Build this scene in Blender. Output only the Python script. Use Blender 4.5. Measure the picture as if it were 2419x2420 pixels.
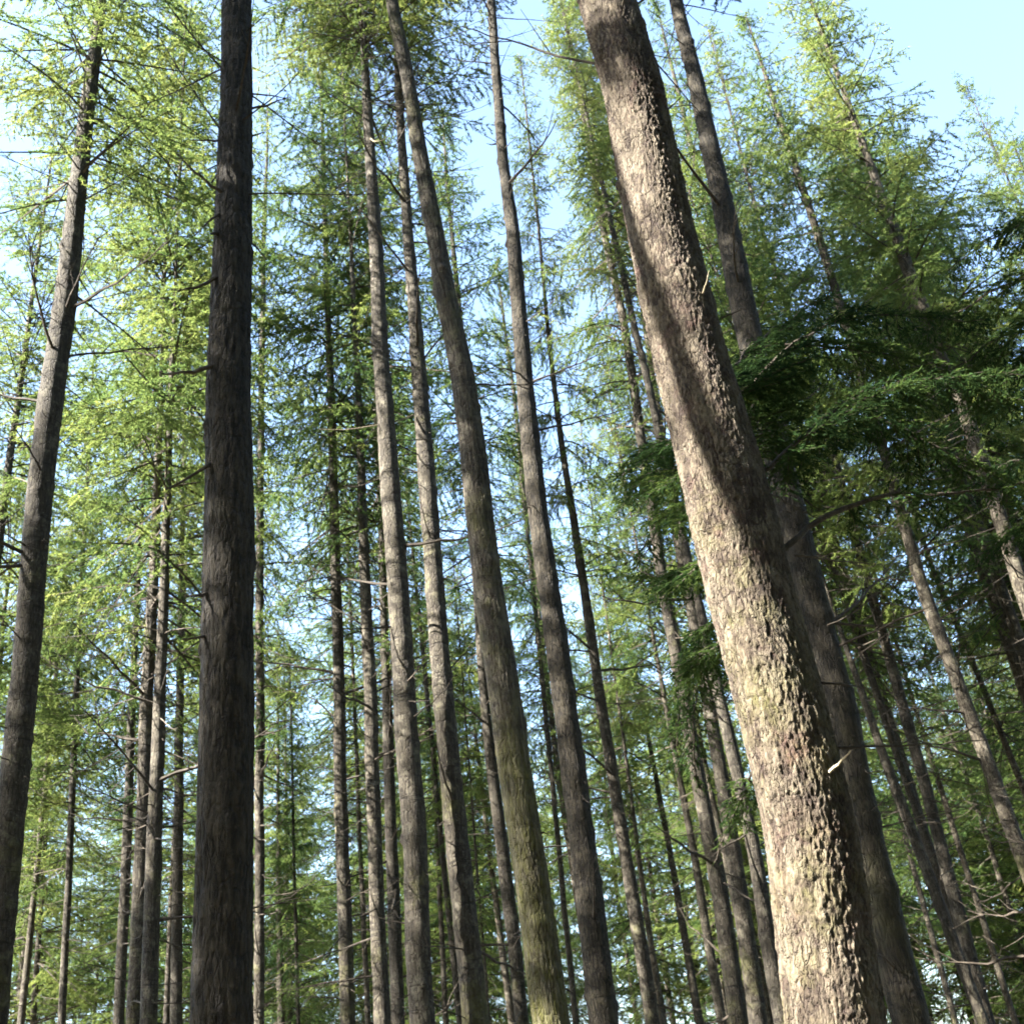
import bpy, math, random
import numpy as np

# ---------------------------------------------------------------- camera, sky, sun, exposure
for o in list(bpy.data.objects):
    bpy.data.objects.remove(o, do_unlink=True)
sc = bpy.context.scene
COL = sc.collection

cam_data = bpy.data.cameras.new('camera')
cam_data.lens = 41.4
cam_data.sensor_width = 36.0
cam_data.clip_start = 0.05
cam_data.clip_end = 3000.0
cam_data.dof.use_dof = True
cam_data.dof.focus_distance = 8.0
cam_data.dof.aperture_fstop = 5.0
cam = bpy.data.objects.new('camera', cam_data)
COL.objects.link(cam)
PITCH, ROLL = math.atan(2222.0 / 3965.0), math.atan2(476, 3936)   # tilted up 29 degrees, rolled 7 degrees
fv = np.array([0, math.cos(PITCH), math.sin(PITCH)])
u0 = np.array([0, -math.sin(PITCH), math.cos(PITCH)])
r0 = np.array([1.0, 0, 0])
uv = math.cos(ROLL) * u0 + math.sin(ROLL) * r0
rv = math.cos(ROLL) * r0 - math.sin(ROLL) * u0
from mathutils import Matrix, Vector
M = Matrix(((rv[0], uv[0], -fv[0], 0), (rv[1], uv[1], -fv[1], 0), (rv[2], uv[2], -fv[2], 1.6), (0, 0, 0, 1)))
cam.matrix_world = M
sc.camera = cam

SUN_EL, SUN_AZ = math.radians(38), math.radians(245.5)     # azimuth clockwise from the viewing direction
world = bpy.data.worlds.new('World')
sc.world = world
world.use_nodes = True
wn, wl = world.node_tree.nodes, world.node_tree.links
sky = wn.new('ShaderNodeTexSky')
sky.sky_type = 'NISHITA'
sky.sun_disc = False
sky.sun_elevation = SUN_EL
sky.sun_rotation = SUN_AZ
sky.dust_density = 1.0
wl.new(sky.outputs[0], wn['Background'].inputs[0])
wn['Background'].inputs[1].default_value = 0.072

sun_data = bpy.data.lights.new('sun', 'SUN')
sun_data.energy = 5.0
sun_data.angle = math.radians(0.53)
sun_data.color = (1.0, 0.95, 0.86)
sun = bpy.data.objects.new('sun', sun_data)
S = Vector((math.cos(SUN_EL) * math.sin(SUN_AZ), math.cos(SUN_EL) * math.cos(SUN_AZ), math.sin(SUN_EL)))
sun.rotation_euler = S.to_track_quat('Z', 'Y').to_euler()
sun.location = (-40, -26, 60)
COL.objects.link(sun)

sc.view_settings.view_transform = 'Standard'
sc.view_settings.look = 'None'
sc.view_settings.gamma = 1.0
sc.view_settings.exposure = 3.6
sc.view_settings.use_curve_mapping = False
sc.render.engine = 'CYCLES'
sc.cycles.max_bounces = 4
sc.cycles.diffuse_bounces = 2
sc.cycles.glossy_bounces = 2
sc.cycles.transmission_bounces = 4
sc.cycles.filter_width = 1.7
sc.cycles.use_denoising = True
sc.cycles.use_adaptive_sampling = True
sc.cycles.adaptive_threshold = 0.03

# ---------------------------------------------------------------- measured trees (metres: x, y, z, radius up each stem)
TREES = [
    ('edge', 'grey-brown trunk cut by the far left edge, leaning right', 16.8, 2, 0.3, [(-6.287, 13.619, -0.3, 0.182), (-6.348, 13.591, 8.326, 0.163), (-6.369, 13.581, 10.094, 0.172), (-6.374, 13.578, 11.993, 0.174), (-6.33, 13.599, 13.712, 0.166), (-6.254, 13.634, 20.856, 0.093), (-6.178, 13.67, 28.0, 0.015)]),
    ('dark', 'thick dark shaded trunk standing alone on the left, straight', 18.0, 3, 0.05, [(-2.4, 8.674, -0.3, 0.232), (-2.4, 8.674, 3.545, 0.207), (-2.415, 8.67, 6.793, 0.207), (-2.401, 8.674, 11.788, 0.172), (-2.403, 8.673, 21.394, 0.096), (-2.404, 8.673, 31.0, 0.015)]),
    ('t3', 'slim pale trunk hugging the right side of the thick dark trunk', 12.5, 1, 0.3, [(-6.282, 25.23, -0.3, 0.117), (-6.243, 25.239, 6.636, 0.105), (-6.231, 25.242, 16.61, 0.092), (-6.143, 25.264, 24.679, 0.067), (-6.048, 25.288, 28.198, 0.047), (-6.025, 25.293, 29.698, 0.034), (-6.001, 25.299, 31.198, 0.015)]),
    ('t4', 'slim dark trunk, first one right of the large sky gap', 13.5, 1, 0.4, [(-3.7, 20.671, -0.3, 0.138), (-3.665, 20.678, 4.828, 0.124), (-3.587, 20.692, 13.693, 0.097), (-3.581, 20.693, 17.245, 0.081), (-3.555, 20.697, 21.587, 0.05), (-3.539, 20.7, 25.793, 0.035), (-3.522, 20.703, 30.0, 0.015)]),
    ('t5', 'slim trunk with pale sunny upper stem, second right of the sky gap', 13.5, 1, 0.3, [(-3.015, 19.772, -0.3, 0.141), (-2.964, 19.779, 4.467, 0.126), (-2.913, 19.787, 9.271, 0.118), (-2.873, 19.793, 13.09, 0.093), (-2.85, 19.796, 15.15, 0.075), (-2.849, 19.796, 17.888, 0.057), (-2.849, 19.796, 20.309, 0.036), (-2.848, 19.796, 24.655, 0.028), (-2.848, 19.797, 29.0, 0.015)]),
    ('t6', 'slender trunk with a long white sunlit stretch, tucked behind a thicker trunk', 13.5, 1, 0.1, [(-3.367, 23.763, -0.3, 0.147), (-3.26, 23.777, 5.012, 0.131), (-3.168, 23.79, 9.603, 0.111), (-3.075, 23.803, 14.314, 0.073), (-3.038, 23.808, 17.071, 0.051), (-2.934, 23.822, 23.036, 0.035), (-2.83, 23.836, 29.0, 0.015)]),
    ('t7', 'grey trunk with curled pale stub near its top, left of centre', 21.0, 2, 0.15, [(-1.763, 14.896, -0.3, 0.169), (-1.75, 14.898, 3.645, 0.151), (-1.727, 14.9, 6.581, 0.156), (-1.729, 14.9, 10.19, 0.147), (-1.75, 14.898, 12.485, 0.132), (-1.738, 14.899, 15.497, 0.107), (-1.721, 14.901, 18.689, 0.086), (-1.707, 14.903, 20.332, 0.065), (-1.679, 14.906, 24.666, 0.042), (-1.652, 14.909, 29.0, 0.015)]),
    ('t8', 'straight trunk with sunlit bands running up behind the mossy trunk top', 20.0, 2, 0.4, [(-1.182, 15.455, -0.3, 0.181), (-1.202, 15.453, 3.591, 0.162), (-1.252, 15.449, 6.697, 0.14), (-1.233, 15.451, 9.973, 0.134), (-1.219, 15.452, 12.542, 0.127), (-1.204, 15.453, 16.227, 0.093), (-1.19, 15.454, 18.519, 0.078), (-1.151, 15.457, 20.388, 0.066), (-1.098, 15.461, 24.694, 0.043), (-1.044, 15.466, 29.0, 0.015)]),
    ('t9', 'thick mossy yellow-green trunk leaning left through the centre', 18.0, 3, 0.8, [(-0.058, 11.001, -0.3, 0.182), (-0.204, 10.998, 2.927, 0.162), (-0.24, 10.997, 4.137, 0.154), (-0.293, 10.996, 4.892, 0.152), (-0.316, 10.996, 5.977, 0.157), (-0.362, 10.995, 7.488, 0.148), (-0.346, 10.995, 9.31, 0.137), (-0.53, 10.992, 11.733, 0.116), (-0.688, 10.989, 14.358, 0.098), (-0.77, 10.988, 15.544, 0.094), (-1.13, 10.981, 21.272, 0.057), (-1.49, 10.974, 27.0, 0.015)]),
    ('t9b', 'thin trunk mostly hidden behind the mossy leaning trunk', 14.5, 1, 0.2, [(-0.851, 23.985, -0.3, 0.146), (-0.965, 23.981, 4.551, 0.13), (-1.0, 23.979, 7.188, 0.132), (-1.065, 23.977, 8.831, 0.12), (-1.071, 23.976, 10.776, 0.097), (-0.732, 23.99, 20.234, 0.074), (-0.694, 23.991, 25.395, 0.051), (-0.655, 23.993, 26.895, 0.036), (-0.617, 23.995, 28.395, 0.015)]),
    ('t10', 'dark smooth trunk right of the mossy one, reaching the top edge', 22.0, 2, 0.05, [(0.295, 13.997, -0.3, 0.179), (0.328, 13.996, 3.222, 0.16), (0.336, 13.996, 4.449, 0.155), (0.364, 13.995, 7.072, 0.146), (0.358, 13.995, 9.393, 0.136), (0.402, 13.994, 11.289, 0.125), (0.538, 13.991, 14.304, 0.107), (0.547, 13.991, 16.03, 0.086), (0.696, 13.988, 19.26, 0.079), (0.851, 13.984, 24.13, 0.05), (1.007, 13.98, 29.0, 0.015)]),
    ('t11', 'slim brown trunk with pale top, right of the dark smooth one', 13.5, 1, 0.25, [(1.351, 21.958, -0.3, 0.138), (1.326, 21.96, 4.304, 0.123), (1.288, 21.962, 7.945, 0.109), (1.289, 21.962, 11.248, 0.096), (1.289, 21.962, 13.729, 0.078), (1.256, 21.964, 15.642, 0.064), (1.35, 21.959, 18.978, 0.05), (1.433, 21.954, 20.423, 0.038), (1.574, 21.945, 24.211, 0.029), (1.714, 21.937, 28.0, 0.015)]),
    ('t12', 'tall thin trunk rising to a bare spire in the open sky at top', 14.5, 1, 0.3, [(2.461, 19.848, -0.3, 0.159), (2.561, 19.835, 4.363, 0.142), (2.615, 19.828, 5.174, 0.135), (2.601, 19.83, 6.25, 0.13), (2.586, 19.832, 7.387, 0.125), (2.613, 19.829, 8.831, 0.115), (2.597, 19.831, 10.933, 0.107), (2.707, 19.817, 13.854, 0.093), (2.819, 19.802, 17.026, 0.082), (2.749, 19.811, 19.272, 0.074), (2.784, 19.807, 22.995, 0.055), (2.828, 19.801, 26.267, 0.033), (2.849, 19.798, 28.133, 0.026), (2.87, 19.796, 30.0, 0.015)]),
    ('t13', 'slim trunk close along the left flank of the biggest trunk', 17.0, 1, 0.3, [(2.861, 21.31, -0.3, 0.165), (3.082, 21.278, 4.742, 0.148), (3.121, 21.272, 5.623, 0.142), (3.203, 21.26, 7.502, 0.129), (3.245, 21.254, 9.564, 0.114), (3.24, 21.255, 11.542, 0.099), (3.375, 21.235, 15.204, 0.067), (3.433, 21.227, 17.323, 0.058), (3.578, 21.206, 19.598, 0.043), (3.772, 21.178, 23.799, 0.031), (3.965, 21.15, 28.0, 0.015)]),
    ('t13b', 'thin far trunk with a spotted sunny stem below the hanging green bough', 12.5, 0, 0.1, [(3.747, 32.787, -0.3, 0.138), (3.754, 32.786, 6.222, 0.123), (3.805, 32.78, 8.983, 0.1), (3.758, 32.785, 11.23, 0.081), (3.744, 32.787, 13.384, 0.068), (3.743, 32.787, 15.763, 0.047), (3.724, 32.789, 21.381, 0.034), (3.704, 32.791, 27.0, 0.015)]),
    ('t13c', 'trunk whose shaded foot peeps out at the base of the biggest trunk', 18.0, 1, 0.1, [(2.987, 18.764, -0.3, 0.133), (3.032, 18.756, 4.379, 0.119), (3.111, 18.744, 5.302, 0.112), (3.063, 18.751, 7.631, 0.102), (2.999, 18.762, 10.161, 0.086), (2.793, 18.795, 19.08, 0.053), (2.588, 18.828, 28.0, 0.015)]),
    ('t13d', 'thin white sunlit trunk right behind a slim trunk, lower right', 13.5, 0, 0, [(4.906, 33.644, -0.3, 0.102), (4.78, 33.662, 6.308, 0.091), (4.748, 33.667, 8.495, 0.087), (4.682, 33.676, 11.406, 0.075), (4.533, 33.697, 19.203, 0.048), (4.383, 33.719, 27.0, 0.015)]),
    ('big', 'biggest trunk, sunlit flaky bark, leaning left across the right half', 17.0, 4, 0.35, [(1.024, 5.914, -0.3, 0.248), (1.184, 5.882, 2.349, 0.221), (1.232, 5.872, 2.793, 0.223), (1.243, 5.87, 3.323, 0.227), (1.239, 5.871, 3.906, 0.233), (1.233, 5.872, 4.72, 0.238), (1.2, 5.879, 5.519, 0.225), (1.202, 5.878, 6.556, 0.217), (1.192, 5.88, 7.759, 0.21), (1.171, 5.885, 8.871, 0.203), (1.024, 5.914, 19.935, 0.111), (0.877, 5.944, 31.0, 0.015)]),
    ('t15', 'dark shaded trunk just right of and behind the biggest trunk', 19.0, 2, 0.35, [(2.995, 11.62, -0.3, 0.18), (3.026, 11.612, 4.142, 0.16), (3.078, 11.599, 5.345, 0.162), (3.038, 11.609, 5.994, 0.163), (3.066, 11.602, 6.852, 0.164), (3.076, 11.599, 7.674, 0.163), (3.118, 11.588, 10.403, 0.152), (3.183, 11.571, 11.67, 0.146), (3.228, 11.56, 13.06, 0.124), (3.25, 11.554, 14.591, 0.108), (3.414, 11.511, 21.796, 0.064), (3.578, 11.468, 29.0, 0.015)]),
    ('t16', 'thin sunny trunk crossing the bare horizontal twig at lower right', 13.5, 1, 0.2, [(7.411, 22.836, -0.3, 0.113), (6.782, 23.022, 7.163, 0.1), (6.694, 23.048, 8.031, 0.088), (6.614, 23.071, 9.156, 0.071), (6.48, 23.111, 11.273, 0.048), (5.931, 23.273, 19.637, 0.034), (5.381, 23.435, 28.0, 0.015)]),
    ('t17', 'slanting brown trunk ending at the lower right rim, dark boughs across its middle', 12.5, 1, 0.3, [(8.081, 20.467, -0.3, 0.135), (7.673, 20.619, 8.079, 0.121), (7.631, 20.634, 9.12, 0.119), (7.566, 20.658, 10.277, 0.119), (7.579, 20.654, 11.825, 0.109), (7.627, 20.636, 16.026, 0.097), (7.64, 20.631, 18.225, 0.095), (7.625, 20.636, 20.221, 0.087), (7.58, 20.653, 23.11, 0.073), (7.556, 20.662, 25.055, 0.047), (7.532, 20.671, 27.0, 0.015)]),
    ('t18', 'slanting mossy trunk nearest the right edge among dark boughs', 13.5, 1, 0.4, [(8.61, 19.154, -0.3, 0.153), (8.69, 19.118, 10.735, 0.137), (8.76, 19.086, 12.403, 0.135), (8.712, 19.108, 13.756, 0.128), (8.655, 19.134, 15.939, 0.13), (8.656, 19.133, 17.345, 0.119), (8.641, 19.14, 18.768, 0.095), (8.622, 19.149, 22.884, 0.058), (8.603, 19.157, 27.0, 0.015)]),
    ('hem', 'hemlock just past the right edge whose dark boughs reach into view', 21.0, 1, 0.3, [(3.162, 7.613, -0.3, 0.103), (3.901, 7.212, 3.821, 0.092), (4.152, 7.077, 5.263, 0.085), (4.546, 6.864, 7.413, 0.071), (6.215, 5.961, 16.707, 0.045), (7.883, 5.059, 26.0, 0.015)]),
    ('t19', 'thin trunk crossing behind the upper part of the dark trunk beside the biggest one', 12.5, 0, 0.2, [(8.058, 24.755, -0.3, 0.089), (6.778, 25.101, 21.205, 0.08), (6.552, 25.162, 24.049, 0.077), (6.486, 25.18, 26.122, 0.074), (6.498, 25.177, 28.628, 0.069), (6.499, 25.176, 30.484, 0.055), (6.503, 25.175, 31.984, 0.038), (6.508, 25.174, 33.484, 0.015)]),
    ('t20', 'thin reddish trunk leaning close behind the slanting brown trunk', 11.5, 0, 0.1, [(12.797, 30.432, -0.3, 0.088), (11.918, 30.773, 13.397, 0.079), (11.733, 30.844, 14.764, 0.07), (11.726, 30.847, 16.374, 0.059), (11.418, 30.967, 21.187, 0.039), (11.109, 31.086, 26.0, 0.015)]),
    ('t21', 'thin dark trunk, last before the lower right rim', 11.5, 0, 0.1, [(11.574, 34.09, -0.3, 0.091), (11.268, 34.191, 10.894, 0.081), (11.25, 34.197, 11.952, 0.067), (11.211, 34.21, 12.963, 0.061), (11.223, 34.206, 14.516, 0.047), (11.162, 34.226, 20.258, 0.034), (11.101, 34.246, 26.0, 0.015)]),
    ('t22', 'thin pale trunk low down right of the slim brown trunk', 11.5, 0, 0, [(2.475, 37.92, -0.3, 0.123), (2.605, 37.911, 6.233, 0.11), (2.624, 37.909, 7.934, 0.089), (2.678, 37.906, 9.927, 0.066), (2.848, 37.894, 18.463, 0.043), (3.017, 37.882, 27.0, 0.015)]),
    ('t23', 'slim trunk, right one of the close pair left of the thick dark trunk', 11.5, 1, 0.4, [(-6.048, 18.012, -0.3, 0.133), (-6.083, 18.0, 6.632, 0.118), (-6.096, 17.995, 8.56, 0.103), (-6.104, 17.993, 10.95, 0.082), (-6.118, 17.988, 12.529, 0.066), (-6.134, 17.983, 15.333, 0.05), (-6.141, 17.98, 17.271, 0.031), (-6.167, 17.972, 22.636, 0.026), (-6.192, 17.963, 28.0, 0.015)]),
    ('t24', 'slim trunk, left one of the close pair left of the thick dark trunk', 11.5, 1, 0.4, [(-6.527, 18.905, -0.3, 0.13), (-6.584, 18.885, 7.118, 0.116), (-6.614, 18.875, 8.927, 0.108), (-6.617, 18.874, 11.436, 0.096), (-6.62, 18.873, 13.094, 0.079), (-6.632, 18.869, 15.082, 0.052), (-6.656, 18.86, 17.033, 0.032), (-6.705, 18.843, 22.516, 0.026), (-6.755, 18.826, 28.0, 0.015)]),
    ('t25', 'thin knotty trunk just left of the close pair', 11.5, 0, 0.2, [(-9.416, 26.37, -0.3, 0.122), (-9.542, 26.324, 9.761, 0.109), (-9.574, 26.312, 12.526, 0.089), (-9.607, 26.3, 14.989, 0.066), (-9.59, 26.306, 16.494, 0.054), (-9.612, 26.299, 21.747, 0.037), (-9.633, 26.291, 27.0, 0.015)]),
    ('t26', 'thin dark trunk between the left edge trunk and the close pair', 11.5, 0, 0.1, [(-12.267, 30.638, -0.3, 0.098), (-12.638, 30.484, 13.299, 0.087), (-12.77, 30.429, 16.887, 0.076), (-12.832, 30.404, 20.417, 0.056), (-12.918, 30.368, 24.132, 0.042), (-12.949, 30.355, 25.632, 0.031), (-12.98, 30.342, 27.132, 0.015)]),
    ('t27', 'very thin pale trunk between the close pair and the thick dark trunk', 11.5, 0, 0.1, [(-11.712, 36.15, -0.3, 0.091), (-11.621, 36.18, 10.993, 0.081), (-11.57, 36.196, 14.177, 0.068), (-11.573, 36.195, 16.893, 0.053), (-11.532, 36.208, 21.946, 0.036), (-11.491, 36.221, 27.0, 0.015)]),
    ('t28', 'hair-thin dark sapling below the large sky gap', 5.5, 0, 0, [(-7.142, 33.242, -0.3, 0.056), (-7.209, 33.227, 7.41, 0.05), (-7.246, 33.219, 10.785, 0.038), (-7.259, 33.216, 13.127, 0.031), (-7.272, 33.213, 14.627, 0.026), (-7.285, 33.21, 16.127, 0.015)]),
    ('t29', 'thin dark stem low between the two slim trunks right of the sky gap', 12.5, 0, 0.1, [(-5.729, 35.541, -0.3, 0.093), (-5.731, 35.541, 6.883, 0.083), (-5.74, 35.539, 10.642, 0.064), (-5.733, 35.541, 14.834, 0.059), (-5.735, 35.54, 20.917, 0.039), (-5.737, 35.54, 27.0, 0.015)]),
    ('t30', 'hair-thin sapling between the banded trunk and the mossy trunk', 8.5, 0, 0, [(-2.227, 32.925, -0.3, 0.047), (-2.156, 32.93, 6.138, 0.042), (-2.134, 32.931, 9.004, 0.036), (-2.095, 32.933, 11.61, 0.03), (-2.054, 32.936, 15.305, 0.025), (-2.014, 32.939, 19.0, 0.015)]),
    ('t31', 'thin trunk mostly hidden low behind the straight banded trunk', 12.5, 0, 0.1, [(-2.859, 33.88, -0.3, 0.111), (-3.021, 33.866, 6.142, 0.1), (-3.119, 33.857, 9.337, 0.082), (-3.195, 33.85, 13.086, 0.071), (-3.37, 33.834, 20.043, 0.045), (-3.545, 33.819, 27.0, 0.015)]),
    ('t32', 'thin pale trunk half hidden along the left side of the dark smooth trunk', 13.5, 0, 0.1, [(-0.09, 35.003, -0.3, 0.086), (0.372, 34.998, 17.499, 0.077), (0.466, 34.997, 21.482, 0.072), (0.584, 34.996, 25.658, 0.066), (0.558, 34.996, 29.539, 0.059), (0.575, 34.996, 31.039, 0.04), (0.592, 34.996, 32.539, 0.015)]),
]
BOUGH = [
    ('big', [(1.38, 5.893, 4.925), (1.498, 5.919, 4.961), (1.716, 5.976, 5.204), (2.096, 6.102, 5.503), (2.529, 6.216, 5.673), (3.017, 6.32, 5.746), (3.49, 6.426, 5.724)], 0.016, 0.42, 1.25, 0.06),
    ('big', [(1.35, 5.899, 4.417), (1.478, 5.923, 4.445), (1.681, 5.984, 4.637), (1.951, 6.081, 4.794), (2.298, 6.162, 4.858), (2.619, 6.198, 4.841), (3.177, 6.287, 4.908)], 0.021, 0.22, 0.7, 0.35),
    ('big', [(1.223, 6.027, 5.423), (1.56, 6.315, 5.811), (1.974, 6.536, 6.303), (2.418, 6.648, 6.554), (2.904, 6.752, 6.61), (3.431, 6.847, 6.51)], 0.014, 0.4, 1.2, 0.12),
    ('big', [(1.199, 6.083, 5.621), (1.67, 6.803, 6.366), (1.977, 7.148, 6.82), (2.355, 7.478, 7.228), (2.802, 7.794, 7.637)], 0.012, 0.36, 1.2, 0.1),
    ('big', [(1.315, 6.059, 5.053), (1.64, 6.707, 5.814), (1.919, 7.16, 6.353), (2.25, 7.5, 6.743), (2.661, 7.823, 7.023)], 0.012, 0.36, 1.2, 0.1),
    ('big', [(1.974, 6.536, 6.303), (2.389, 6.552, 6.208), (2.79, 6.571, 6.073), (3.349, 6.66, 5.705)], 0.009, 0.36, 1.2, 0.05),
    ('big', [(2.096, 6.102, 5.503), (2.368, 6.148, 5.376), (2.61, 6.2, 5.143), (2.914, 6.239, 4.935)], 0.008, 0.3, 1.1, 0.05),
    ('big', [(1.206, 6.133, 5.112), (1.23, 7.098, 5.775), (1.179, 7.721, 6.164), (1.075, 8.253, 6.404), (0.947, 8.586, 6.362)], 0.012, 0.36, 1.3, 0.1),
    ('big', [(1.197, 6.135, 4.894), (1.291, 7.085, 5.501), (1.24, 7.709, 5.821), (1.068, 8.153, 5.858), (0.921, 8.387, 5.67)], 0.012, 0.32, 1.2, 0.1),
    ('big', [(1.164, 6.142, 4.244), (1.19, 7.106, 4.567), (1.111, 7.531, 4.527), (1.03, 7.854, 4.351), (0.925, 7.978, 4.022)], 0.01, 0.24, 1.0, 0.15),
    ('big', [(1.168, 6.141, 3.407), (1.173, 7.11, 3.45), (1.105, 7.43, 3.346), (1.01, 7.552, 3.189)], 0.008, 0.14, 1.0, 0.3),
    ('big', [(1.14, 6.147, 4.589), (1.197, 7.309, 5.093), (1.092, 7.944, 5.336), (0.962, 8.277, 5.562)], 0.01, 0.34, 1.2, 0.1),
    ('big', [(1.106, 6.154, 4.094), (1.142, 7.32, 4.4), (1.042, 7.647, 4.198), (0.997, 7.759, 3.761)], 0.009, 0.26, 1.1, 0.1),
    ('big', [(1.199, 6.134, 5.419), (1.229, 7.302, 6.129), (1.128, 8.038, 6.516), (0.942, 8.587, 6.623)], 0.01, 0.3, 1.2, 0.15),
    ('big', [(1.327, 6.159, 5.655), (1.833, 6.973, 6.42), (1.989, 7.349, 6.379), (2.03, 7.545, 6.076)], 0.01, 0.34, 1.2, 0.1),
    ('hem', [(4.488, 6.895, 6.929), (4.152, 7.077, 7.089), (3.81, 7.376, 7.133), (3.465, 7.676, 7.11), (3.156, 7.957, 6.995)], 0.014, 0.4, 0.95, 0.08),
    ('hem', [(4.327, 6.982, 6.056), (4.023, 7.146, 6.269), (3.734, 7.416, 6.315), (3.392, 7.715, 6.229)], 0.014, 0.4, 0.95, 0.08),
    ('hem', [(4.197, 7.053, 5.412), (3.882, 7.223, 5.652), (3.609, 7.484, 5.72), (3.346, 7.74, 5.637)], 0.014, 0.4, 0.95, 0.08),
    ('hem', [(4.548, 6.862, 7.305), (4.329, 7.095, 7.614), (4.147, 7.421, 7.779), (3.814, 7.715, 7.695)], 0.014, 0.4, 0.95, 0.08),
    ('hem', [(4.104, 7.103, 4.954), (3.808, 7.263, 5.168), (3.574, 7.503, 5.227), (3.354, 7.736, 5.144)], 0.014, 0.4, 0.95, 0.08),
    ('hem', [(4.406, 6.939, 6.484), (3.846, 6.788, 6.448), (3.42, 6.791, 6.28), (3.097, 6.851, 6.007)], 0.014, 0.4, 0.95, 0.08),
]
BIGDEAD = [
    ([(1.518, 5.864, 4.399), (1.65, 5.939, 4.407), (1.821, 5.955, 4.365), (1.957, 6.029, 4.37)], 0.006),
    ([(1.478, 5.923, 3.68), (1.605, 5.897, 3.645), (1.758, 5.968, 3.628)], 0.007),
    ([(1.453, 5.878, 3.313), (1.653, 5.887, 3.294), (1.884, 5.942, 3.3), (2.114, 5.996, 3.291), (2.328, 6.054, 3.307)], 0.007),
    ([(1.364, 5.692, 3.133), (1.404, 5.581, 3.147), (1.444, 5.471, 3.168)], 0.011),
    ([(1.308, 5.703, 6.132), (1.327, 5.597, 6.144), (1.351, 5.541, 6.196)], 0.008),
    ([(1.423, 5.833, 6.053), (1.506, 5.815, 6.068), (1.561, 5.804, 6.084)], 0.007),
    ([(1.41, 5.835, 7.907), (1.471, 5.823, 7.946), (1.527, 5.811, 7.992)], 0.007),
    ([(1.141, 5.891, 8.453), (0.945, 5.932, 8.57), (0.781, 6.068, 8.839), (0.571, 6.213, 9.162), (0.345, 6.362, 9.487), (0.064, 6.522, 9.882)], 0.012),
    ([(1.463, 5.927, 4.863), (1.535, 5.963, 4.82), (1.643, 5.991, 4.733), (1.796, 6.062, 4.681)], 0.005),
    ([(1.733, 6.381, 4.177), (1.954, 6.438, 4.275), (2.198, 6.489, 4.441), (2.411, 6.547, 4.585)], 0.006),
]
DARKDEAD = [
    ([(-2.477, 8.549, 10.408), (-2.548, 8.477, 10.421), (-2.709, 8.381, 10.568), (-2.897, 8.329, 10.802)], 0.014),
    ([(-2.559, 8.422, 10.441), (-2.503, 8.438, 10.592), (-2.49, 8.494, 10.831)], 0.007),
    ([(-2.5, 8.646, 11.26), (-2.65, 8.501, 11.122), (-2.812, 8.456, 11.117)], 0.011),
    ([(-2.509, 8.54, 9.324), (-2.596, 8.464, 9.188), (-2.696, 8.385, 9.078), (-2.832, 8.347, 9.036)], 0.016),
    ([(-2.524, 8.536, 8.269), (-2.62, 8.458, 8.178), (-2.758, 8.367, 8.098), (-2.919, 8.323, 8.078)], 0.018),
    ([(-2.527, 8.535, 7.215), (-2.617, 8.458, 7.101), (-2.725, 8.377, 6.971), (-2.858, 8.34, 6.88)], 0.014),
    ([(-2.524, 8.536, 5.967), (-2.595, 8.413, 5.899), (-2.685, 8.388, 5.89)], 0.014),
    ([(-2.529, 8.535, 5.591), (-2.605, 8.41, 5.529), (-2.682, 8.389, 5.521)], 0.012),
    ([(-2.508, 8.541, 10.141), (-2.56, 8.422, 9.947), (-2.634, 8.402, 9.85)], 0.014),
    ([(-2.518, 8.538, 9.875), (-2.542, 8.479, 9.825), (-2.557, 8.423, 9.769)], 0.02),
    ([(-2.268, 8.711, 11.758), (-2.108, 8.755, 11.829), (-1.912, 8.913, 12.098)], 0.011),
    ([(-2.269, 8.71, 11.987), (-2.054, 8.77, 12.001), (-1.885, 8.921, 12.094)], 0.009),
    ([(-2.267, 8.711, 11.344), (-2.183, 8.734, 11.387), (-2.109, 8.755, 11.436)], 0.01),
    ([(-2.251, 8.715, 9.891), (-2.177, 8.736, 9.794), (-2.098, 8.758, 9.664)], 0.009),
]
PALE = [
    ('t7', [(-1.681, 14.805, 17.742), (-1.608, 14.612, 17.445), (-1.506, 14.524, 17.346), (-1.394, 14.537, 17.406), (-1.325, 14.545, 17.493)], 0.02),
    ('t8', [(-1.357, 15.341, 12.148), (-1.507, 15.129, 11.957), (-1.733, 14.91, 11.746), (-2.043, 14.786, 11.631), (-2.425, 14.656, 11.562), (-2.72, 14.533, 11.543)], 0.016),
]
CAST = [(-1.722, 3.104, -0.2, 0.1), (-3.717, 3.386, 9.202, 0.075), (-4.029, 3.43, 10.672, 0.07), (-7.282, 3.891, 26.0, 0.015)]


# ---------------------------------------------------------------- helpers
rng = np.random.default_rng(11)
random.seed(5)


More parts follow.
